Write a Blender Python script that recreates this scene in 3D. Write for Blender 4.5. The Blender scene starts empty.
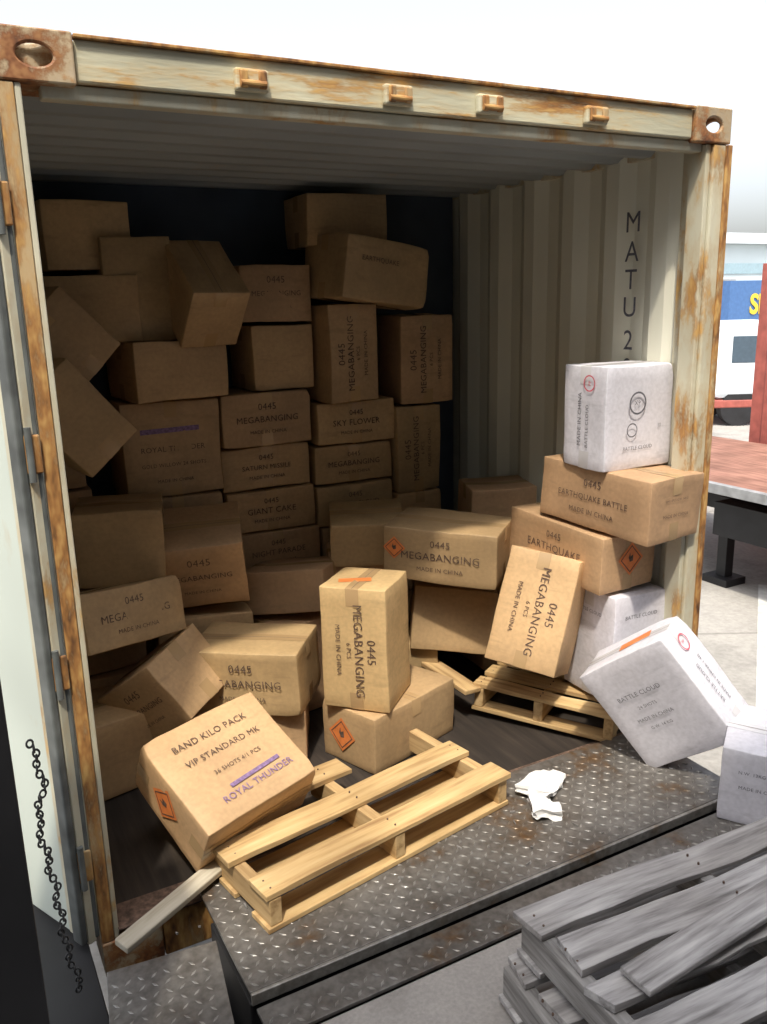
import bpy, bmesh, math, random
from mathutils import Vector, Matrix, Euler, noise
D=math.radians
random.seed(7)
sc=bpy.context.scene
COL=sc.collection
# ------------------------------------------------------------- materials
def mat(name):
    m=bpy.data.materials.new(name);m.use_nodes=True
    nt=m.node_tree;b=nt.nodes['Principled BSDF'];return m,nt,b
def N(nt,t,**k):
    n=nt.nodes.new(t)
    for a,v in k.items():
        setattr(n,a,v)
    return n
def L(nt,a,b): nt.links.new(a,b)
def ramp(nt,fac,stops):
    r=nt.nodes.new('ShaderNodeValToRGB');e=r.color_ramp.elements
    e[0].position=stops[0][0];e[0].color=stops[0][1]+(1,)
    e[1].position=stops[-1][0];e[1].color=stops[-1][1]+(1,)
    for p,c in stops[1:-1]:
        x=e.new(p);x.color=c+(1,)
    L(nt,fac,r.inputs[0]);return r
def coords(nt,scale=(1,1,1),rnd=False,kind='Object'):
    tc=N(nt,'ShaderNodeTexCoord');mp=N(nt,'ShaderNodeMapping');mp.inputs['Scale'].default_value=scale
    L(nt,tc.outputs[kind],mp.inputs[0])
    if rnd:
        oi=N(nt,'ShaderNodeObjectInfo');mu=N(nt,'ShaderNodeMath',operation='MULTIPLY');mu.inputs[1].default_value=37
        L(nt,oi.outputs['Random'],mu.inputs[0]);L(nt,mu.outputs[0],mp.inputs['Location'])
    return mp.outputs[0]
def noise_n(nt,vec,scale,detail=3,rough=.55):
    n=N(nt,'ShaderNodeTexNoise');n.inputs['Scale'].default_value=scale;n.inputs['Detail'].default_value=detail;n.inputs['Roughness'].default_value=rough
    L(nt,vec,n.inputs['Vector']);return n.outputs['Fac']
def mixc(nt,f,a,b,bt='MIX'):
    m=N(nt,'ShaderNodeMix',data_type='RGBA',blend_type=bt)
    if isinstance(f,float): m.inputs[0].default_value=f
    else: L(nt,f,m.inputs[0])
    for s,v in ((6,a),(7,b)):
        if isinstance(v,tuple): m.inputs[s].default_value=v+(1,)
        else: L(nt,v,m.inputs[s])
    return m.outputs[2]
def bump(nt,b,h,st=.3,dist=.01):
    n=N(nt,'ShaderNodeBump');n.inputs['Strength'].default_value=st;n.inputs['Distance'].default_value=dist
    L(nt,h,n.inputs['Height']);L(nt,n.outputs[0],b.inputs['Normal'])
def simple(name,c,rough=.7,metal=0,var=.25,scale=8):
    m,nt,b=mat(name)
    v=coords(nt);f=noise_n(nt,v,scale,2)
    r=ramp(nt,f,[(.3,tuple(x*(1-var) for x in c)),(.7,tuple(min(1,x*(1+var)) for x in c))])
    L(nt,r.outputs[0],b.inputs['Base Color']);b.inputs['Roughness'].default_value=rough;b.inputs['Metallic'].default_value=metal
    return m
def cardboard(name,c,var=.16,rndv=.22,hv=.012):
    m,nt,b=mat(name)
    v=coords(nt,rnd=True)
    f1=noise_n(nt,v,3,2);f2=noise_n(nt,v,60,1)
    r=ramp(nt,f1,[(.3,tuple(x*(1-var) for x in c)),(.7,tuple(x*(1+var) for x in c))])
    oi=N(nt,'ShaderNodeObjectInfo')
    mr=N(nt,'ShaderNodeMapRange');mr.inputs[3].default_value=1-rndv;mr.inputs[4].default_value=1+rndv*.5
    L(nt,oi.outputs['Random'],mr.inputs[0])
    hs=N(nt,'ShaderNodeHueSaturation');L(nt,mr.outputs[0],hs.inputs['Value']);L(nt,r.outputs[0],hs.inputs['Color'])
    m2=N(nt,'ShaderNodeMath',operation='MULTIPLY');m2.inputs[1].default_value=7.3;L(nt,oi.outputs['Random'],m2.inputs[0])
    m3=N(nt,'ShaderNodeMath',operation='FRACT');L(nt,m2.outputs[0],m3.inputs[0])
    m4=N(nt,'ShaderNodeMapRange');m4.inputs[3].default_value=.5-hv;m4.inputs[4].default_value=.5+hv*.6;L(nt,m3.outputs[0],m4.inputs[0]);L(nt,m4.outputs[0],hs.inputs['Hue'])
    r2=ramp(nt,f2,[(.25,(.86,.86,.86)),(.7,(1,1,1))])
    c1=mixc(nt,1.0,hs.outputs[0],r2.outputs[0],'MULTIPLY')
    v3=coords(nt,(1,1,5),rnd=True);f3=noise_n(nt,v3,5,3,.7)
    r3=ramp(nt,f3,[(.56,(0,0,0)),(.70,(1,1,1))])
    sm=N(nt,'ShaderNodeMath',operation='MULTIPLY');sm.inputs[1].default_value=.35;L(nt,r3.outputs[0],sm.inputs[0])
    c2=mixc(nt,sm.outputs[0],c1,tuple(x*.55 for x in c))
    L(nt,c2,b.inputs['Base Color']);b.inputs['Roughness'].default_value=.62
    return m
KRAFT=cardboard('kraft_cardboard',(.50,.335,.175))
KRAFT_SUNLIT=cardboard('sunlit_kraft_cardboard',(.66,.45,.225),rndv=.1)  # kraft with sunlight put into the colour, for the boxes in sun
WHITEC=cardboard('white_cardboard',(.70,.69,.75),.04,.08,0)
def tape_mat():
    m,nt,b=mat('packing_tape');b.inputs['Base Color'].default_value=(.46,.31,.16,1);b.inputs['Roughness'].default_value=.22
    return m
TAPE=tape_mat()
TAPEW=simple('clear_tape',(.64,.63,.65),.25,0,.05)
INK=simple('brown_ink',(.12,.076,.055),.8,0,.5,60)
INKB=simple('black_ink',(.12,.12,.14),.7,0,.4,60)
PURP=simple('purple_ink',(.22,.14,.27),.7,0,.4,80)
ORANGE=simple('orange_label',(.72,.22,.06),.55,0,.15,20)
REDINK=simple('red_ink',(.62,.10,.14),.6,0,.15,20)
def painted(name,paint,rustamt=.5,vs=(1,1,1),sc_=6,dirt=.35,rc=((.09,.035,.016),(.26,.10,.035),(.42,.21,.08)),halo_c=(.48,.33,.15)):
    m,nt,b=mat(name)
    v=coords(nt,vs)
    f=noise_n(nt,v,sc_,5,.68);f2=noise_n(nt,v,sc_*4,2,.6);f3=noise_n(nt,coords(nt),1.7,1)
    pr=ramp(nt,f3,[(.3,tuple(x*(1-dirt) for x in paint)),(.65,paint)])
    rr=ramp(nt,f2,[(.3,rc[0]),(.5,rc[1]),(.7,rc[2])])
    t=1-rustamt
    mk=ramp(nt,f,[(max(0,t-.04),(0,0,0)),(min(1,t+.05),(1,1,1))])
    halo=ramp(nt,f,[(max(0,t-.14),(0,0,0)),(min(1,t+.02),(1,1,1))])
    hm=N(nt,'ShaderNodeMath',operation='MULTIPLY');hm.inputs[1].default_value=.55;L(nt,halo.outputs[0],hm.inputs[0])
    c0=mixc(nt,hm.outputs[0],pr.outputs[0],halo_c)
    c=mixc(nt,mk.outputs[0],c0,rr.outputs[0])
    L(nt,c,b.inputs['Base Color']);b.inputs['Roughness'].default_value=.62
    if rustamt>.3: bump(nt,b,f2,.4,.004)
    return m
OC=((.10,.045,.02),(.38,.18,.055),(.60,.37,.13))
CREAM=painted('cream_rusty_paint',(.68,.65,.50),.41,(1,1,.4),7,rc=OC)
HEAD=painted('header_paint',(.70,.67,.49),.44,(.3,1,1.8),9,rc=OC,halo_c=(.60,.43,.20))
RUSTY=painted('heavy_rust_paint',(.55,.42,.24),.57,(1,1,.35),9,rc=OC,halo_c=(.58,.36,.15))
CAST=painted('casting_paint',(.58,.47,.33),.52,(1,1,1),8)
WALL=painted('interior_wall_paint',(.80,.79,.66),.17,(1,1,.5),5,.10)
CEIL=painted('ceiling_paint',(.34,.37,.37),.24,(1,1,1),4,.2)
DOORM=painted('door_paint',(.62,.68,.61),.26,(1,1,.4),4,.2)
GASK=simple('rubber_gasket',(.12,.13,.125),.6,0,.4,10)
BLACK=simple('black_rubber',(.012,.012,.014),.6,0,.3,6)
BULK=simple('hazed_bulkhead',(.06,.078,.11),.8,0,.3,3)  # dark tone lifted towards blue, haze painted into the colour
def wood(name,c1,c2,c3,axis=0,gr=1.0):
    m,nt,b=mat(name)
    s=[14,14,14];s[axis]=1.1
    v=coords(nt,tuple(s),rnd=True)
    f=noise_n(nt,v,2.2*gr,4,.62);f2=noise_n(nt,coords(nt,rnd=True),3,1)
    r=ramp(nt,f,[(.28,c1),(.5,c2),(.72,c3)])
    r2=ramp(nt,f2,[(.3,(.66,.64,.62)),(.65,(1,1,1))])
    c=mixc(nt,1.0,r.outputs[0],r2.outputs[0],'MULTIPLY')
    L(nt,c,b.inputs['Base Color']);b.inputs['Roughness'].default_value=.8
    bump(nt,b,f,.4,.003);return m
PINEX=wood('pine_wood_x',(.34,.20,.085),(.60,.41,.19),(.72,.53,.28),0)
PINEY=wood('pine_wood_y',(.32,.19,.08),(.56,.38,.18),(.68,.49,.26),1)
GREYX=wood('grey_wood_x',(.17,.16,.155),(.40,.385,.38),(.58,.565,.55),0,1.5)
GREYY=wood('grey_wood_y',(.10,.095,.09),(.28,.27,.26),(.44,.43,.42),1,1.5)
PALEW=wood('pale_wood',(.35,.30,.22),(.58,.53,.42),(.70,.66,.55),1)
def steel(name,dk,rust,lt,metal):
    m,nt,b=mat(name)
    v=coords(nt);f=noise_n(nt,v,4,5,.68);f2=noise_n(nt,v,40,2)
    r=ramp(nt,f,[(.34,rust),(.45,dk),(.66,lt)])
    r2=ramp(nt,f2,[(.3,(.6,.6,.6)),(.7,(1,1,1))])
    L(nt,mixc(nt,1.0,r.outputs[0],r2.outputs[0],'MULTIPLY'),b.inputs['Base Color'])
    b.inputs['Metallic'].default_value=metal;b.inputs['Roughness'].default_value=.38
    return m
STEEL=steel('plate_steel',(.16,.145,.13),(.15,.085,.04),(.25,.24,.225),.3)
TREAD=steel('tread_steel',(.32,.30,.27),(.22,.14,.07),(.46,.45,.43),.4)
def concrete(name,c,sc_=2.0,cr=True):
    m,nt,b=mat(name)
    v=coords(nt);f=noise_n(nt,v,sc_,5,.65);f2=noise_n(nt,v,sc_*30,2)
    r=ramp(nt,f,[(.3,tuple(x*.6 for x in c)),(.5,c),(.72,tuple(x*1.2 for x in c))])
    r2=ramp(nt,f2,[(.3,(.8,.8,.8)),(.7,(1,1,1))])
    col=mixc(nt,1.0,r.outputs[0],r2.outputs[0],'MULTIPLY')
    if cr:
        vo=N(nt,'ShaderNodeTexVoronoi',feature='DISTANCE_TO_EDGE');vo.inputs['Scale'].default_value=.3
        mp=mixc(nt,.12,v,N(nt,'ShaderNodeTexNoise').outputs['Color']);L(nt,mp,vo.inputs['Vector'])
        rr=ramp(nt,vo.outputs['Distance'],[(.0,(.6,.6,.6)),(.006,(1,1,1))])
        col=mixc(nt,1.0,col,rr.outputs[0],'MULTIPLY')
    L(nt,col,b.inputs['Base Color']);b.inputs['Roughness'].default_value=.85
    return m
YARD=concrete('yard_concrete',(.37,.355,.33),.8)
DOCK=concrete('dock_concrete',(.32,.30,.28),3,False)
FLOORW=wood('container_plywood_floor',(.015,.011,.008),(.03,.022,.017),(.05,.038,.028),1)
# ------------------------------------------------------------- mesh utils
def link(o,parent=None):
    COL.objects.link(o)
    if parent is not None: o.parent=parent
    return o
def empty(name,loc=(0,0,0),rot=(0,0,0)):
    e=bpy.data.objects.new(name,None);e.location=loc;e.rotation_euler=[D(a) for a in rot];e.empty_display_size=.1;return link(e)
def meshobj(name,verts,faces,m,parent=None,bev=0,smooth=False):
    me=bpy.data.meshes.new(name);me.from_pydata([tuple(v) for v in verts],[],faces);me.update()
    for x in (m if isinstance(m,(list,tuple)) else [m]): me.materials.append(x)
    o=bpy.data.objects.new(name,me);link(o,parent)
    if bev:
        b=o.modifiers.new('b','BEVEL');b.width=bev;b.segments=2;b.limit_method='ANGLE'
    if smooth:
        for p in me.polygons:p.use_smooth=True
    return o
def boxv(x0,x1,y0,y1,z0,z1):
    return [(x0,y0,z0),(x1,y0,z0),(x1,y1,z0),(x0,y1,z0),(x0,y0,z1),(x1,y0,z1),(x1,y1,z1),(x0,y1,z1)],[(0,3,2,1),(4,5,6,7),(0,1,5,4),(1,2,6,5),(2,3,7,6),(3,0,4,7)]
def bx(name,x0,x1,y0,y1,z0,z1,m,parent=None,bev=.004):
    v,f=boxv(x0,x1,y0,y1,z0,z1);return meshobj(name,v,f,m,parent,bev)
def cyl(name,p,r,h,axis,m,parent=None,seg=24,r2=None):
    bm=bmesh.new();bmesh.ops.create_cone(bm,cap_ends=True,segments=seg,radius1=r,radius2=r if r2 is None else r2,depth=h)
    me=bpy.data.meshes.new(name);bm.to_mesh(me);bm.free();me.materials.append(m)
    o=bpy.data.objects.new(name,me);link(o,parent);o.location=p
    if axis=='x':o.rotation_euler=(0,D(90),0)
    if axis=='y':o.rotation_euler=(D(90),0,0)
    return o
# ------------------------------------------------------------- cartons
FACE={'f':(Matrix.Rotation(D(90),3,'X')),
      'r':Matrix.Rotation(D(90),3,'Z')@Matrix.Rotation(D(90),3,'X'),
      'l':Matrix.Rotation(D(-90),3,'Z')@Matrix.Rotation(D(90),3,'X'),
      't':Matrix.Identity(3)}
def fdims(face,d):
    return {'f':(d[0],d[2],d[1]),'r':(d[1],d[2],d[0]),'l':(d[1],d[2],d[0]),'t':(d[0],d[1],d[2])}[face]
def place(o,parent,face,d,u,v,ang=0,off=.004):
    w,h,t=fdims(face,d);R=FACE[face]
    p=R@Vector((u*w,v*h,t/2+off))
    M=Matrix.Translation(p)@(R@Matrix.Rotation(D(ang),3,'Z')).to_4x4()
    o.parent=parent;o.matrix_local=M
def text(parent,face,d,s,u,v,fitw,ang=0,m=None,bold=.0,name='printed_text',maxs=.06):
    c=bpy.data.curves.new(name,'FONT');c.body=s;c.align_x='CENTER';c.align_y='CENTER'
    c.size=.76*min(maxs,fitw/(len(s)*.60));c.offset=0;c.resolution_u=2;c.space_character=1.05
    c.materials.append(m or INK)
    o=bpy.data.objects.new(name,c);COL.objects.link(o);place(o,parent,face,d,u,v,ang);return o
def diamond(parent,face,d,u,v,s,ang=45):
    vs=[(-s,-s,0),(s,-s,0),(s,s,0),(-s,s,0)];q=s*.82;q2=s*.74
    o=meshobj('hazard_label',vs,[(0,1,2,3)],ORANGE);place(o,parent,face,d,u,v,ang,.0035)
    vs=[];fs=[]
    for a in (q,q2): vs+=[(-a,-a,0),(a,-a,0),(a,a,0),(-a,a,0)]
    for i in range(4): fs.append((i,(i+1)%4,4+(i+1)%4,4+i))
    vs+=[(-s*.25,-s*.1,0),(s*.05,-s*.3,0),(s*.4,s*.1,0),(s*.1,s*.2,0),(s*.3,s*.5,0),(-s*.1,s*.3,0)]
    fs.append((8,9,10,11,12,13))
    o=meshobj('hazard_symbol',vs,fs,INK);place(o,parent,face,d,u,v,ang,.0045)
def sticker(parent,face,d,u,v,w,h,m,ang=0,off=.004):
    o=meshobj('sticker',[(-w/2,-h/2,0),(w/2,-h/2,0),(w/2,h/2,0),(-w/2,h/2,0)],[(0,1,2,3)],m);place(o,parent,face,d,u,v,ang,off);return o
def ring(parent,face,d,u,v,r,m):
    vs=[];fs=[];n=24
    for k in range(n):
        a=2*math.pi*k/n
        vs+=[(r*math.cos(a),r*math.sin(a),0),(r*.84*math.cos(a),r*.84*math.sin(a),0)]
    for k in range(n):
        j=(k+1)%n;fs.append((2*k,2*j,2*j+1,2*k+1))
    o=meshobj('round_mark',vs,fs,m);place(o,parent,face,d,u,v,0,.006)
cnt=[0]
def carton(loc,rot,dims,m=None,name='cardboard_box',tape='x',amp=1.2):
    cnt[0]+=1;seed=cnt[0]*11.3
    m=m or KRAFT
    w,dp,h=dims
    def disp(p,k=1):
        q=Vector(p)
        n=noise.noise_vector(q*4+Vector((seed,seed*.7,-seed)))*.006*amp
        n2=noise.noise_vector(q*14+Vector((seed,0,seed)))*.0018*amp
        e=min(1,abs(q.x)/(w/2))*min(1,abs(q.y)/(dp/2))*min(1,abs(q.z)/(h/2))
        cc=noise.noise(Vector((math.copysign(1,q.x)*3+seed,math.copysign(1,q.y)*5,math.copysign(1,q.z)*7)))
        if e>.8 and cc>.1: q=q*(1-.07*cc*(e-.8)*5)
        return q+n+n2
    bm=bmesh.new();bmesh.ops.create_cube(bm,size=1)
    for v in bm.verts: v.co=Vector((v.co.x*w,v.co.y*dp,v.co.z*h))
    bmesh.ops.subdivide_edges(bm,edges=bm.edges[:],cuts=7,use_grid_fill=True)
    for v in bm.verts: v.co=disp(v.co)
    me=bpy.data.meshes.new(name);bm.to_mesh(me);bm.free()
    me.materials.append(m);me.materials.append(TAPEW if m==WHITEC else TAPE);me.materials.append(INK)
    tw=.027;dr=min(.07,h*.3);n=8
    bm=bmesh.new();bm.from_mesh(me)
    L_=w if tape=='x' else dp
    def P(s,t,z,nx,nz,o=.0014):
        p=Vector((s,t,z)) if tape=='x' else Vector((-t,s,z))
        nn=Vector((nx,0,nz)) if tape=='x' else Vector((0,nx,nz))
        return disp(p)+nn*o
    for sg in (1,-1):
        path=[(-L_/2,sg*(h/2-dr),-1,0),(-L_/2,sg*h/2,-1,sg)]+[(-L_/2+L_*k/n,sg*h/2,0,sg) for k in range(1,n)]+[(L_/2,sg*h/2,1,sg),(L_/2,sg*(h/2-dr),1,0)]
        prev=None
        for s,z,nx,nz in path:
            a=bm.verts.new(P(s,-tw,z,nx,nz));b=bm.verts.new(P(s,tw,z,nx,nz))
            if prev:
                f=bm.faces.new((prev[0],a,b,prev[1]));f.material_index=1
            prev=(a,b)
        prev=None
        for k in range(n+1):
            s=-L_/2+L_*k/n
            a=bm.verts.new(P(s,-.0012,sg*h/2,0,sg,.0019));b=bm.verts.new(P(s,.0012,sg*h/2,0,sg,.0019))
            if prev:
                f=bm.faces.new((prev[0],a,b,prev[1]));f.material_index=2
            prev=(a,b)
    bm.to_mesh(me);bm.free()
    for p in me.polygons:p.use_smooth=True
    o=bpy.data.objects.new(name,me);link(o)
    bv=o.modifiers.new('b','BEVEL');bv.width=.004;bv.segments=2;bv.limit_method='ANGLE';bv.angle_limit=D(55)
    o.location=loc;o.rotation_euler=[D(a) for a in rot]
    return o
def std(o,d,face='f',a='0445',b='MEGABANGING',c='6 PCS',e='MADE IN CHINA',ang=0,lines=3):
    w,h,_=fdims(face,d)
    if ang in (90,-90):
        s=1 if ang==-90 else -1
        text(o,face,d,a,s*.26,.0,h*.42,ang,maxs=.066)
        text(o,face,d,b,s*.07,.0,h*.90,ang,maxs=.074)
        text(o,face,d,c,-s*.08,.0,h*.25,ang,maxs=.034)
        text(o,face,d,e,-s*.24,.0,h*.62,ang,maxs=.036)
    else:
        text(o,face,d,a,0,.24,w*.40,maxs=h*.24)
        text(o,face,d,b,0,.0,w*.82,maxs=h*.27)
        text(o,face,d,c if lines==4 else e,0,-.24,w*.55,maxs=h*.18)
def stack(x,y,z0,z1,w,dp=.34,m=None,rz=0,lab=True,a='0445',b='MEGABANGING',purple=False):
    d=(w,dp,z1-z0-.006)
    o=carton((x,y,(z0+z1)/2),(0,0,rz+random.uniform(-2,2)),d,m,tape='y')
    if lab:
        if purple:
            sticker(o,'f',d,-.02,.20,w*.6,.022,PURP,1)
            text(o,'f',d,'ROYAL THUNDER',0,.0,w*.8,0,INK)
            text(o,'f',d,'GOLD WILLOW 24 SHOTS',0,-.17,w*.85)
            text(o,'f',d,'MADE IN CHINA',0,-.34,w*.5,maxs=.035)
        else: std(o,d,'f',a,b)
    return o
stack(.69,1.56,1.135,1.555,.43,purple=True)
stack(.69,1.55,.885,1.13,.42,purple=True)
stack(.69,1.54,.53,.88,.42);stack(.69,1.55,.155,.525,.42)
for i,(a,b) in enumerate(((1.315,1.56),(1.11,1.31),(.905,1.105),(.70,.90),(.43,.695),(.155,.425))):
    stack(1.13+(.0,-.005,.005,.02,0,0)[i],1.55+(0,.03,.01,.0,0,0)[i],a,b,.43,b=('MEGABANGING','SATURN MISSILE','GIANT CAKE','NIGHT PARADE','A','B')[i])
for i,(a,b) in enumerate(((1.28,1.485),(1.085,1.275),(.875,1.08),(.665,.87),(.41,.66),(.155,.405))):
    stack(1.585+(.01,-.0,-.012,.0,0,0)[i],1.56+(.0,.02,.0,.0,0,0)[i],a,b,.41,b=('SKY FLOWER','MEGABANGING','BATTLE CLOUD','GIANT CAKE','A','B')[i])
for i,(a,b) in enumerate(((1.005,1.44),(.80,1.0),(.48,.795),(.155,.475))):
    d=(.25,.34,b-a-.006)
    o=carton((1.925,1.53,(a+b)/2),(0,0,random.uniform(-1,1)),d,tape='y')
    if i==0: std(o,d,'f',ang=90)
for a,b in ((.155,.5),(.505,.86)): stack(.25,1.54,a,b,.36,lab=False)
for a,b in ((.155,.45),(.455,.74)): stack(2.2,1.5,a,b,.3,lab=False)
stack(.20,1.58,.865,1.2,.28,.28,lab=False);stack(.19,1.58,1.205,1.55,.26,.28,lab=False)
stack(.20,1.58,1.555,1.80,.28,.28,lab=False)
# ---- upper row
d=(.42,.34,.245);o=carton((.72,1.5,1.685),(0,0,8),d)
d=(.29,.30,.42);carton((.60,1.54,2.02),(0,0,3),d)
d=(.25,.36,.28);o=carton((.86,1.38,2.0),(38,0,6),d,tape='y')
d=(.34,.3,.25);o=carton((1.22,1.57,1.995),(0,0,0),d);std(o,d)
d=(.30,.3,.295);o=carton((1.235,1.56,1.712),(0,0,1),d)
d=(.26,.3,.45);o=carton((1.545,1.47,1.715),(0,0,4),d,tape='y');std(o,d,'f',ang=90)
d=(.285,.3,.43);o=carton((2.0,1.52,1.663),(0,0,-6),d,tape='y');std(o,d,'f',ang=90)
d=(.48,.34,.28);o=carton((1.67,1.40,2.08),(0,8,9),d);text(o,'f',d,'EARTHQUAKE',-.1,.15,.25)
d=(.40,.3,.23);carton((1.60,1.57,2.32),(0,0,-3),d)
d=(.34,.3,.27);carton((.42,1.57,2.235),(0,0,2),d)
d=(.36,.3,.27);carton((.42,1.53,1.945),(0,0,-2),d)
d=(.27,.28,.31);carton((.245,1.29,1.83),(0,-44,8),d,tape='y')
d=(.25,.28,.38);o=carton((.235,1.16,1.55),(0,-40,8),d,tape='y')
# ---- heap
d=(.34,.34,.30);o=carton((.40,1.22,1.02),(0,1,-14),d)
d=(.43,.33,.22);o=carton((.285,.95,.79),(-16,5,22),d);std(o,d)
d=(.37,.34,.30);o=carton((.71,1.17,.91),(17,-3,-18),d);std(o,d)
d=(.38,.36,.19);o=carton((1.14,1.17,.70),(-7,-5,-39),d)
d=(.46,.32,.26);o=carton((.79,.78,.52),(0,-1,-39),d);std(o,d)
d=(.44,.34,.23);o=carton((.78,.80,.275),(0,0,-25),d)
d=(.27,.28,.495);o=carton((1.186,.552,.641),(-1,-1,-47),d,KRAFT_SUNLIT,tape='y');std(o,d,'f',ang=-90);sticker(o,'t',d,-.1,-.1,.13,.045,ORANGE,20)
d=(.29,.49,.24);o=carton((1.29,.56,.272),(0,0,-71),d);diamond(o,'f',d,-.12,.0,.052)
d=(.44,.22,.375);O=carton((.47,.206,.424),(-61,-4,17),d,KRAFT_SUNLIT,tape='x')
text(O,'f',d,'BAND KILO PACK',-.02,.30,.38);text(O,'f',d,'VIP STANDARD MK',.0,.12,.38);text(O,'f',d,'36 SHOTS 4/1 PCS',.02,-.06,.28)
sticker(O,'f',d,.08,-.22,.2,.014,PURP,3);text(O,'f',d,'ROYAL THUNDER',.06,-.31,.34,2,PURP);diamond(O,'l',d,.02,.05,.05)
d=(.36,.30,.26);o=carton((.44,.83,.50),(14,-35,-59),d);std(o,d)
carton((.30,.92,.31),(0,0,12),(.40,.36,.30))
carton((.24,1.20,.33),(0,0,-5),(.36,.3,.34));carton((.25,1.22,.68),(0,0,4),(.34,.3,.34))
carton((.70,1.2,.42),(0,0,-8),(.4,.3,.5))
carton((1.15,1.15,.37),(0,0,10),(.42,.34,.42))
carton((1.50,1.18,.33),(0,0,-12),(.34,.3,.34));carton((1.50,1.18,.66),(0,0,-20),(.34,.3,.3))
d=(.34,.32,.2);carton((1.50,1.14,.90),(8,0,-24),d)
d=(.50,.33,.24);o=carton((1.73,.78,.88),(2,2,-47),d);std(o,d,b='MEGABANGING');diamond(o,'f',d,-.41,.12,.036)
d=(.38,.33,.29);o=carton((1.82,.90,.50),(-11,6,-30),d)
carton((1.62,1.0,.29),(0,0,-30),(.3,.3,.26))
d=(.30,.235,.48);o=carton((1.905,.355,.678),(-19,7,-57),d,KRAFT_SUNLIT,tape='y');std(o,d,'f',ang=-90)
d=(.56,.31,.245);o=carton((2.195,.23,1.165),(-1,2,-84),d);std(o,d,b='EARTHQUAKE BATTLE');text(o,'r',d,'0445 6PCS G.W. 14KG',0,.15,.2,maxs=.03);text(o,'r',d,'MADE IN CHINA',0,-.1,.2,maxs=.03)
d=(.56,.30,.235);o=carton((2.15,.40,.92),(-1,2,-87),d);std(o,d,b='EARTHQUAKE');diamond(o,'r',d,.02,.05,.05)
d=(.32,.30,.23);carton((2.18,1.05,.955),(0,0,-20),d)
carton((2.18,1.05,.69),(0,0,-10),(.34,.32,.29));carton((2.18,1.05,.36),(0,0,-4),(.36,.36,.36))
# white cartons
d=(.235,.355,.40);o=carton((2.2,.257,1.49),(0,0,-89),d,WHITEC,'white_carton',tape='y')
ring(o,'f',d,.12,.34,.032,REDINK);text(o,'f',d,'PP',.12,.34,.03,90,REDINK)
text(o,'f',d,'MADE IN CHINA',-.1,-.02,.30,90,INKB,maxs=.036);text(o,'f',d,'BATTLE CLOUD',.08,-.08,.24,90,INKB,maxs=.03)
ring(o,'r',d,-.05,.14,.045,INKB);text(o,'r',d,'X9',-.05,.14,.04,0,INKB);ring(o,'r',d,-.12,-.12,.028,INKB);text(o,'r',d,'BATTLE CLOUD',-.02,-.3,.2,0,INKB);text(o,'r',d,'III',.3,-.1,.05,0,INKB)
d=(.40,.21,.45);V=carton((2.087,-.172,.478),(13,-37,-70),d,WHITEC,'white_carton',tape='x')
text(V,'f',d,'BATTLE CLOUD',-.05,.17,.28,0,INKB,maxs=.035);text(V,'f',d,'24 SHOTS',-.05,.05,.17,0,INKB,maxs=.025);text(V,'f',d,'MADE IN CHINA',-.05,-.06,.22,0,INKB,maxs=.028);text(V,'f',d,'G.W. 14 KG',-.05,-.15,.16,0,INKB,maxs=.024)
sticker(V,'t',d,.1,0,.14,.05,ORANGE,8)
ring(V,'r',d,-.0,.33,.033,REDINK);text(V,'r',d,'PP',.0,.33,.03,0,REDINK)
text(V,'r',d,'MADE IN CHINA 1.4G',.12,-.05,.3,90,INKB,maxs=.026);text(V,'r',d,'BATTLE CLOUD',-.1,-.05,.28,90,INKB,maxs=.03)
d=(.28,.30,.46);o=carton((2.215,.235,.545),(0,0,-2),d,WHITEC,'white_carton');text(o,'f',d,'BATTLE CLOUD',0,.3,.22,0,INKB,maxs=.03)
text(o,'l',d,'BATTLE CLOUD',0,.3,.2,0,INKB,maxs=.03)
d=(.40,.35,.28);o=carton((2.245,-.60,.314),(0,0,-56),d,WHITEC,'white_carton')
text(o,'f',d,'N.W. 13KG',-.25,.2,.12,0,INKB,maxs=.028);text(o,'f',d,'MADE IN CHINA',-.18,.0,.18,0,INKB,maxs=.028)
# ------------------------------------------------------------- pallets
def pallet(name,loc,rot,boards,strs,W,mx,my,botboards=(),sh=.085,bt=.018,sw=.04,worn=0):
    e=empty(name,loc,rot);rr=random.Random(len(name)+int(loc[0]*100))
    for k,(x0,x1,y0,y1) in enumerate(boards):
        a=rr.uniform(-.012,.012)*(1+worn);zz=rr.uniform(0,.004)
        n=10;vs=[];fs=[]
        for i in range(n+1):
            x=x0+(x1-x0)*i/n;yy=a*(i/n-.5);dz=zz+.003*math.sin(i*.8+k)*(1+worn)
            j0=rr.uniform(-.002,.002)*(1+worn*1.5);j1=rr.uniform(-.002,.002)*(1+worn*1.5)
            xe=(rr.uniform(-.03,.03)*worn if i in (0,n) else 0);xf=(rr.uniform(-.03,.03)*worn if i in (0,n) else 0)
            vs+=[(x+xe,y0+yy+j0,sh+bt+zz),(x+xf,y1+yy+j1,sh+bt+zz),(x+xf,y1+yy+j1,sh+2*bt+dz),(x+xe,y0+yy+j0,sh+2*bt+dz)]
        for i in range(n):
            b=4*i
            for j in range(4): fs.append((b+j,b+(j+1)%4,b+4+(j+1)%4,b+4+j)[::-1])
        fs.append((0,1,2,3));fs.append((4*n+3,4*n+2,4*n+1,4*n))
        meshobj('deck_board',vs,fs,mx,e,.002)
        for sx in strs:
            if x0<=sx<=x1:
                for t in (.3,.7): cyl('nail',(sx,y0+(y1-y0)*t,sh+2*bt+.003),.003,.006,'z',INK,e,8)
    for sx in strs: bx('stringer',sx-sw/2,sx+sw/2,.004,W-.004,bt,bt+sh,my,e,.003)
    for (x0,x1,y0,y1) in botboards: bx('bottom_board',x0,x1,y0,y1,0,bt-.001,mx,e,.002)
    return e
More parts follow.
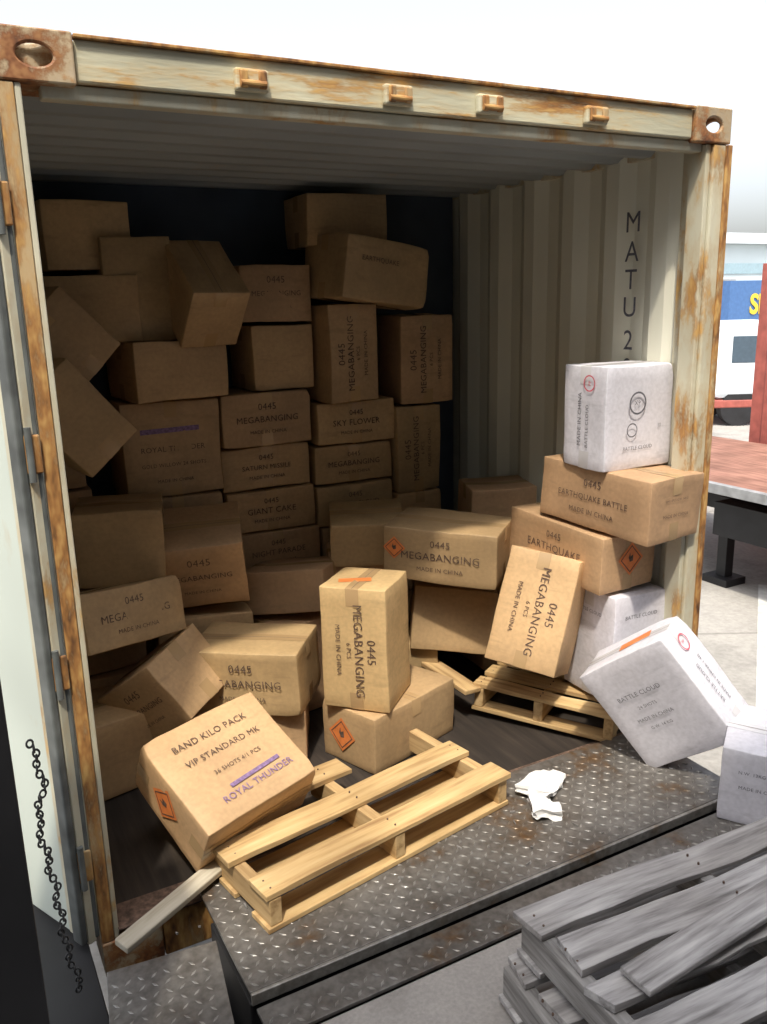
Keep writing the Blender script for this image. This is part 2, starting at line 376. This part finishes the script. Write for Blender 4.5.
pallet('wooden_pallet',(.42,-.29,.187),(0,0,10.3),[(0,1.005,0,.10),(-.01,1.0,.205,.31),(0,.60,.40,.50)],(.03,.5,.975),.50,PINEX,PINEY,[(0,1,0,.1),(0,1,.2,.3)])
p2=pallet('wooden_pallet',(1.70,.56,.19),(-3,2,-57),[(0,.64,0,.09),(0,.64,.14,.24),(0,.62,.3,.4),(0,.6,.45,.55)],(.03,.3,.6),.56,PINEX,PINEY,[(0,.62,0,.09),(0,.6,.45,.55)])
q=bx('wood_plank',-.045,.045,-.26,.26,-.01,.012,PINEY);q.location=(1.66,.78,.31);q.rotation_euler=(D(4),D(5),D(6))
b=bx('wood_plank',-.028,.028,-.2,.2,-.012,.012,PALEW);b.location=(.21,-.05,.215);b.rotation_euler=(D(3),D(8),D(-62))
g=[(0,1.12,-.10,0),(.02,1.10,-.235,-.125),(-.01,1.1,-.345,-.27),(.0,1.12,-.50,-.395),(.01,1.1,-.66,-.56),(0,1.1,-.82,-.70)]
def gp(name,loc,rz,bs):
    bs=[(a,b,y0+.95,y1+.95) for a,b,y0,y1 in bs]
    R=Matrix.Rotation(D(rz),3,'Z');q=Vector(loc)-R@Vector((0,.95,0))
    return pallet(name,q,(0,0,rz),bs,(.03,.55,1.08),.95,GREYX,GREYY,[(0,1.1,.85,.95),(0,1.1,.4,.5),(0,1.1,0,.1)],worn=1)
gp('weathered_pallet',(.905,-.815,.312),-2.5,g)
gp('weathered_pallet',(.86,-.80,.178),-6,g)
lp=bx('loose_board',-.5,.5,-.045,.045,-.009,.009,GREYX);lp.location=(1.48,-1.12,.466);lp.rotation_euler=(0,D(-1),D(3))
# ------------------------------------------------------------- container
C=empty('shipping_container')
H=2.59;Wd=2.438
def corr(name,length,height,amp,per,m,parent,orient,base):
    prof=[];s=0
    while s<length:
        for a,b in ((0,0),(.26,0),(.5,1),(.76,1)):
            if s+a*per<=length: prof.append((s+a*per,b*amp))
        s+=per
    prof.append((length,0))
    vs=[];fs=[]
    for s,a in prof:
        for t in (0,height):
            if orient=='wall_r': vs.append((base-a,s,t))
            elif orient=='wall_l': vs.append((base+a,s,t))
            elif orient=='roof': vs.append((t,s,base-a))
    for i in range(len(prof)-1): fs.append((2*i,2*i+2,2*i+3,2*i+1))
    o=meshobj(name,vs,fs,m,parent,0)
    sd=o.modifiers.new('s','SOLIDIFY');sd.thickness=.002
    return o
w=corr('side_wall',5.9,2.36,.034,.276,WALL,C,'wall_r',2.415);w.location=(0,.08,.15)
w=corr('side_wall',5.9,2.36,.034,.276,WALL,C,'wall_l',.023);w.location=(0,.08,.15)
w=corr('roof_panel',5.9,2.34,.030,.17,CEIL,C,'roof',2.505);w.location=(.05,.08,0)
bx('roof_skin',.02,2.42,.12,6.0,2.512,2.52,CEIL,C)
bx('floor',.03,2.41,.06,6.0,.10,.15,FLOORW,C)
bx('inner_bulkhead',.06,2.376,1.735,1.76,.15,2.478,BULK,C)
bx('rear_wall',.03,2.41,6.0,6.05,0,2.55,WALL,C)
for x0,x1 in ((0,.06),(2.378,2.438)):
    bx('bottom_rail',x0,x1,.17,5.9,0,.149,CREAM,C)
bx('top_rail',0,.045,.17,5.9,2.47,2.58,CREAM,C);bx('top_rail',2.393,2.438,.17,5.9,2.47,2.58,CREAM,C)
bx('door_header',.181,2.257,.012,.11,2.482,2.578,HEAD,C,.006)
bx('header_lip',.10,2.33,.03,.075,2.445,2.48,CREAM,C,.004)
bx('header_top_flange',.181,2.257,.0,.03,2.579,2.588,RUSTY,C,.002)
bx('door_sill',.181,2.257,.0,.12,.0,.148,RUSTY,C,.005)
bx('sill_cover',.05,2.38,-.008,.11,.151,.156,INK,C,.001)
bx('corner_post',.0,.036,.0,.02,.12,2.47,RUSTY,C,.003)
bx('post_return',.037,.052,.003,.10,.12,2.47,CREAM,C,.003)
bx('post_web',.0,.02,.022,.16,.12,2.47,CREAM,C,.003)
bx('corner_post',2.36,2.436,.0,.05,.12,2.47,CREAM,C,.006)
bx('post_flange',2.335,2.357,.012,.09,.12,2.47,CREAM,C,.003)
bx('post_edge',2.415,2.441,-.012,-.001,.12,2.468,RUSTY,C,.002)
bx('post_web',2.38,2.436,.052,.16,.12,2.47,CREAM,C,.003)
def casting(x0,z0,side):
    o=bx('corner_casting',x0,x0+.178,-.004,.158,z0,z0+.118,CAST,C,0)
    cs=[]
    def cut(c0):
        v,f=boxv(*c0);k=meshobj('cut',v,f,CAST);cs.append(k)
    def slot(cx,cy,cz,axis,rx,rz):
        k=cyl('cut',(cx,cy,cz),1,.06,axis,CAST,None,20);k.scale=(rx,rz,1);cs.append(k)
    if z0>1:
        cut((x0+.018,x0+.16,.014,.14,z0+.018,z0+.1))
        slot(x0+.089,0,z0+.06,'y',.042,.026)
        slot((x0 if side<0 else x0+.178),.078,z0+.06,'x',.028,.042)
        slot(x0+.089,.078,(z0+.118) if z0>1 else z0,'z',.034,.056)
    bpy.context.view_layer.update()
    for k in cs:
        md=o.modifiers.new('b','BOOLEAN');md.object=k;md.operation='DIFFERENCE';md.solver='EXACT'
        bpy.context.view_layer.objects.active=o;bpy.ops.object.modifier_apply(modifier=md.name)
    for k in cs: bpy.data.objects.remove(k)
    b=o.modifiers.new('bv','BEVEL');b.width=.005;b.segments=2;b.limit_method='ANGLE'
for x0,s in ((0,-1),(2.26,1)):
    for z0 in (2.472,.0): casting(x0,z0,s)
for x in (.62,1.06,1.38,1.80):
    bx('cam_keeper',x-.046,x+.046,-.012,.011,2.495,2.55,HEAD,C,.006)
    bx('cam_keeper_hook',x-.038,x-.014,-.024,-.013,2.500,2.545,RUSTY,C,.007)
    bx('cam_keeper_hook',x+.014,x+.038,-.024,-.013,2.500,2.545,RUSTY,C,.007)
    cyl('cam_keeper_pin',(x,-.018,2.512),.009,.07,'x',RUSTY,C,12)
for ch,z in (('M',2.235),('A',2.12),('T',2.01),('U',1.90),('2',1.765),('0',1.65)):
    c=bpy.data.curves.new('wall_marking','FONT');c.body=ch;c.size=.115;c.align_x='CENTER';c.align_y='CENTER';c.offset=0
    c.materials.append(INKB);o=bpy.data.objects.new('wall_marking',c);link(o,C)
    o.matrix_local=Matrix.Translation((2.376,.40,z))@(FACE['l']).to_4x4()
for z in (.75,1.35):
    bpy.ops.mesh.primitive_torus_add(major_radius=.022,minor_radius=.005,location=(2.37,.62,z),rotation=(0,D(90),0))
    t=bpy.context.object;t.name='lashing_ring';t.parent=C;t.data.materials.append(RUSTY)
DR=empty('door_leaf',(-.012,.0,0),(0,0,115));DR.parent=C
def dbx(n,*a,**k): return bx(n,*a,parent=DR,**k)
dbx('door_gasket',.0,.045,.028,.05,.15,2.45,m=GASK,bev=.006)
dbx('door_frame',.0,.10,.0,.027,.14,2.46,m=CREAM)
dbx('door_panel',.101,1.15,.003,.024,.14,2.46,m=DOORM)
dbx('door_gasket_fin',.046,.062,.028,.04,.15,2.45,m=BLACK)
for z in (.4,1.0,1.6,2.2):
    bx('door_hinge',-.045,-.002,-.012,-.003,z-.05,z+.05,RUSTY,C,.006);cyl('hinge_pin',(-.03,-.014,z),.009,.14,'z',GASK,C,14)
bx('post_gasket',-.05,-.004,-.002,.02,.15,2.44,GASK,C,.005)
CH=empty('container_chassis')
for x in (.55,1.85): bx('beam',x-.06,x+.06,.1,6,-.28,-.01,BLACK,CH)
for y in (.5,2.5,5.5): bx('crossbeam',.62,1.78,y,y+.1,-.2,-.03,BLACK,CH)
for y in (3.6,4.8):
    cyl('axle',(1.22,y,-.62),.05,2.0,'x',BLACK,CH)
    for x in (.2,2.24): cyl('wheel',(x,y,-.62),.48,.28,'x',BLACK,CH,32)
    bx('suspension',.5,1.9,y-.05,y+.05,-.6,-.29,BLACK,CH)
CHAINM=simple('chain_steel',(.07,.07,.07),.5,.5,.4,30)
CHN=empty('door_chain')
pts=[Vector((-.135,-.25,.94)),Vector((-.115,-.25,.84)),Vector((-.14,-.25,.72)),Vector((-.12,-.25,.52)),Vector((-.115,-.25,.36)),Vector((-.09,-.25,.2))]
k=0
for i in range(len(pts)-1):
    a,b=pts[i],pts[i+1];n=max(1,int((b-a).length/.013))
    for j in range(n):
        p=a.lerp(b,j/n)+Vector((math.sin(k*.9)*.006,0,0))
        bpy.ops.mesh.primitive_torus_add(major_radius=.0075,minor_radius=.0025,major_segments=12,minor_segments=6,location=p,rotation=(D(90),D(random.uniform(-20,20)),D(90*(k%2)+random.uniform(-15,15))))
        t=bpy.context.object;t.name='link';t.scale=(1,1.35,1);t.parent=CHN;t.data.materials.append(CHAINM);k+=1
# ------------------------------------------------------------- dock
bx('dock_floor',-6,6.5,-9,-.62,-1.2,.165,DOCK,None,.01)
def plate(name,x0,x1,y0,y1,z,parent,th=.012,pitch=.034):
    o=bx('plate',x0,x1,y0,y1,z-th,z,STEEL,parent,.002)
    vs=[];fs=[];nx=int((x1-x0-.02)/pitch);ny=int((y1-y0-.02)/pitch)
    for i in range(nx):
        for j in range(ny):
            cx=x0+.02+i*pitch;cy=y0+.02+j*pitch;a=D(45 if (i+j)%2 else -45)
            l,wd,hh=.0145,.0048,.0036
            wr=noise.noise(Vector((cx*2.3,cy*3.1,.7)));hh*=max(.25,min(1,1+wr*1.4))
            c,s=math.cos(a),math.sin(a);b=len(vs)
            for px,py,pz in ((-l,0,0),(0,-wd,0),(l,0,0),(0,wd,0),(-l*.55,0,hh),(0,-wd*.4,hh),(l*.55,0,hh),(0,wd*.4,hh)):
                vs.append((cx+px*c-py*s,cy+px*s+py*c,z-.0005+pz))
            fs+=[(b+4,b+5,b+6,b+7)]+[(b+q,b+(q+1)%4,b+4+(q+1)%4,b+4+q) for q in range(4)]
    meshobj('tread',vs,fs,TREAD,parent)
    return o
LV=empty('dock_leveler')
plate('p',.30,2.20,-.46,.06,.185,LV)
plate('p',.30,2.25,-.615,-.505,.172,LV)
bx('lip_edge',.30,2.20,-.474,-.462,.150,.186,TREAD,LV,.003)
bx('leveler_pit',-.9,2.3,-.60,-.1,-.5,-.06,BLACK,LV)
bx('leveler_frame',.30,2.2,-.455,-.1,-.05,.14,BLACK,LV)
bx('side_filler',-1.6,-.035,-.60,.45,-.04,.12,BLACK,LV)
e=empty('bumper_plate',(-.02,-.20,.19),(2,-2,-9));plate('p',0,.30,-.42,0,0,e)
bx('dock_bumper',-.9,2.5,-.618,-.50,-.9,.09,BLACK,LV)
bx('dock_guard_post',-.75,-.195,-.75,-.45,-1.0,1.75,BLACK)
DB=empty('unseen_dock_blocker')  # unseen building added behind the camera to cut low sky light
DW=simple('blocker_wall_paint',(.26,.26,.25),.8,0,.1,2)
WH_=6.4  # height set so the added wall shades the dock foreground
bx('wall',-9,-1.6,-3.3,-3.05,-1.1,WH_,DW,DB);bx('wall',2.6,7.5,-3.3,-3.05,-1.1,WH_,DW,DB);bx('blocker_over_door',-1.6,2.6,-3.3,-3.05,3.0,WH_,DW,DB,0)
bx('blocker_back',-1.6,2.6,-8,-7.8,.166,3.0,BLACK,DB);bx('blocker_ceiling',-1.6,2.6,-8,-3.31,3.0,3.1,BLACK,DB)  # black interior of the added blocker, out of view
bx('blocker_side',-1.7,-1.6,-8,-3.31,.166,3.0,BLACK,DB);bx('blocker_side',2.6,2.7,-8,-3.31,.166,3.0,BLACK,DB)
PAPER=simple('white_paper',(.75,.75,.74),.8,0,.05)
def paper(loc,rot,sx,sy,h,name='crumpled_paper'):
    bm=bmesh.new();bmesh.ops.create_cube(bm,size=1)
    bmesh.ops.subdivide_edges(bm,edges=bm.edges[:],cuts=5,use_grid_fill=True)
    for v in bm.verts:
        p=v.co.copy()
        v.co=Vector((p.x*sx,p.y*sy*(1-.35*p.x),p.z*h))+noise.noise_vector(Vector((p.x*2.2+loc[0]*9,p.y*2.2,p.z*2)))*.022
    me=bpy.data.meshes.new(name);bm.to_mesh(me);bm.free();me.materials.append(PAPER)
    o=bpy.data.objects.new(name,me);link(o);o.location=loc;o.rotation_euler=[D(a) for a in rot]
    return o
paper((1.57,-.10,.207),(0,6,25),.17,.11,.03);paper((1.49,-.20,.205),(4,0,70),.13,.08,.025)
DB2=random.Random(3);vs=[];fs=[]
for i in range(26):
    x=DB2.uniform(.1,2.1);y=DB2.uniform(-.42,.02);z=.190;l=DB2.uniform(.004,.014);wv=DB2.uniform(.001,.003);a=DB2.uniform(0,6.3)
    c,s=math.cos(a),math.sin(a);b=len(vs)
    for zz in (z-.004,z+.002):
        for px,py in ((-l,-wv),(l,-wv*.4),(l*.9,wv*.5),(-l,wv)): vs.append((x+px*c-py*s,y+px*s+py*c,zz))
    fs+=[(b+4,b+5,b+6,b+7),(b,b+1,b+5,b+4),(b+1,b+2,b+6,b+5),(b+2,b+3,b+7,b+6),(b+3,b,b+4,b+7)]
meshobj('wood_splinters',vs,fs,GREYY)
# ------------------------------------------------------------- yard
bx('yard_ground',-150,150,-60,200,-1.3,-1.1,YARD,None,0)
WL=simple('white_line_paint',(.6,.6,.58),.8,0,.25,6)
for i,(x,y) in enumerate(((4.6,1.2),(5.6,3.6))):
    o=bx('painted_line',-.05,.05,-3.5,3.5,-1.0995,-1.094,WL,None,0);o.location=(x,y,0);o.rotation_euler=(0,0,D(-52))
RDECK=wood('red_brown_deck',(.16,.07,.05),(.30,.15,.11),(.38,.21,.15),1)
WPAINT=simple('white_truck_paint',(.66,.72,.76),.35,0,.05);RED=simple('red_paint',(.34,.09,.07),.45,0,.2);BLUE=simple('blue_paint',(.07,.16,.36),.5,0,.1);YEL=simple('yellow_paint',(.80,.55,.05),.5,0,.1)
GLASS=simple('dark_glass',(.06,.09,.12),.08,0,.1);GREYM=simple('grey_metal',(.35,.36,.37),.5,.3,.2)
FB=empty('flatbed_trailer')
bx('deck',6.7,9.0,-3,6.2,.0,.07,RDECK,FB);bx('side_rail',6.62,6.698,-3,6.2,-.02,.08,GREYM,FB)
for x in (7.3,8.4): bx('beam',x-.08,x+.08,-2.9,6.1,-.35,-.01,BLACK,FB)
for y in (-2,0,2,4.1,5.4): bx('crossmember',6.66,8.98,y,y+.1,-.14,-.02,BLACK,FB)
for x in (7.1,8.6): bx('landing_leg',x-.06,x+.06,3.6,3.72,-1.02,-.15,BLACK,FB);bx('leg_foot',x-.15,x+.15,3.5,3.82,-1.099,-1.02,BLACK,FB)
bx('toolbox',6.8,7.4,2.6,3.6,-.5,-.15,BLACK,FB)
for y in (-.5,-1.8):
    for x in (6.95,8.75): cyl('wheel',(x,y,-.62),.48,.3,'x',BLACK,FB,32);cyl('hub',(x-.16,y,-.62),.2,.03,'x',GREYM,FB,20)
    cyl('axle',(7.85,y,-.62),.06,1.7,'x',BLACK,FB)
RC=empty('red_shipping_container')
bx('body',9.3,11.7,-1.2,5.22,-1.09,2.28,RED,RC)
for i in range(22): y=-1.0+i*.28;bx('rib',9.27,9.299,y,y+.14,-.95,2.15,RED,RC)
T=empty('flatbed_truck',(17.2,11.7,-1.1),(0,0,-118))
def tb(n,*a,m=WPAINT,bev=.03): return bx(n,*a,m,T,bev)
tb('cab',-1.0,1.0,-1.1,.6,.62,2.35,bev=.14);tb('windshield',-.85,.85,-1.112,-1.08,1.4,2.1,m=GLASS,bev=.01)
tb('side_window',-1.012,-.98,-.75,.1,1.45,2.05,m=GLASS,bev=.01);tb('side_window',.98,1.012,-.75,.1,1.45,2.05,m=GLASS,bev=.01)
tb('door_line',-1.006,-.99,.14,.16,.7,2.1,m=GREYM,bev=0)
tb('side_stripe',-1.012,-.99,-.9,.5,1.05,1.15,m=YEL,bev=0)
tb('bumper',-1.0,1.0,-1.25,-1.11,.3,.7,m=RED);tb('sill',-1.0,1.0,-1.1,.6,.42,.61,m=RED);tb('chassis',-.9,.9,.61,5.5,.4,.6,m=RED,bev=.01);tb('deck',-1.1,1.1,.75,5.6,.7,1.05,m=RED)
tb('headlight',-.9,-.6,-1.27,-1.251,.5,.62,m=YEL,bev=.005);tb('headlight',.6,.9,-1.27,-1.251,.5,.62,m=YEL,bev=.005)
for y in (-.5,4.2):
    for x in (-.85,.85): cyl('wheel',(x,y,.42),.42,.28,'x',BLACK,T,28)
BC=empty('blue_shipping_container')
bx('body',26.4,32,20,22.4,-1.09,2.3,BLUE,BC)
c=bpy.data.curves.new('lettering','FONT');c.body='SEALOG';c.size=1.0;c.materials.append(YEL);c.extrude=.01;c.offset=.03
o=bpy.data.objects.new('lettering',c);link(o,BC);o.location=(27.5,19.97,1.1);o.rotation_euler=(D(90),0,0)
PALE=simple('pale_wall_paint',(.55,.63,.66),.7,0,.06,.5);WIN=simple('window_band',(.30,.42,.48),.3,0,.1)
WH=empty('warehouse')
bx('wall',30,80,34,60,-1.09,4.6,PALE,WH);bx('window_strip',29.9,80.1,33.93,33.99,2.9,3.5,WIN,WH);bx('roof_fascia',29.6,80.4,33.5,60.4,4.61,5.2,WPAINT,WH)
for x in range(34,80,6): bx('roller_door',x,x+3.5,33.94,33.99,-1.09,2.6,GREYM,WH)
# ------------------------------------------------------------- light
el=62;azv=Vector((-.58,-.815,0)).normalized()
dirv=Vector((azv.x*math.cos(D(el)),azv.y*math.cos(D(el)),math.sin(D(el))))
sun=bpy.data.lights.new('sun','SUN');sun.energy=3.8;sun.angle=D(2.5);sun.color=(1,.91,.76)
so=bpy.data.objects.new('sun',sun);link(so);so.rotation_euler=dirv.to_track_quat('Z','Y').to_euler()
w=bpy.data.worlds.new('World');sc.world=w;w.use_nodes=True;nt=w.node_tree
bg=nt.nodes['Background'];sky=nt.nodes.new('ShaderNodeTexSky');sky.sky_type='NISHITA';sky.sun_disc=False
sky.sun_elevation=D(el);sky.sun_rotation=math.atan2(azv.x,azv.y);sky.air_density=1.0;sky.dust_density=4.5;sky.ozone_density=1
hs=nt.nodes.new('ShaderNodeHueSaturation');hs.inputs['Saturation'].default_value=.36;hs.inputs['Value'].default_value=2.3
nt.links.new(sky.outputs[0],hs.inputs['Color']);nt.links.new(hs.outputs[0],bg.inputs[0]);bg.inputs[1].default_value=.15
sc.view_settings.view_transform='Standard';sc.view_settings.look='None';sc.view_settings.exposure=0
# ------------------------------------------------------------- camera
cam=bpy.data.cameras.new('camera');co=bpy.data.objects.new('camera',cam);link(co);sc.camera=co
M=Matrix.Rotation(-.4921,4,'Z')@Matrix.Rotation(math.pi/2-.2462,4,'X')@Matrix.Rotation(-.0239,4,'Z')
co.matrix_world=Matrix.Translation((-.248,-2.2955,1.962))@M
cam.lens=849.48/1024*36;cam.sensor_width=36;cam.clip_end=600;cam.clip_start=.05
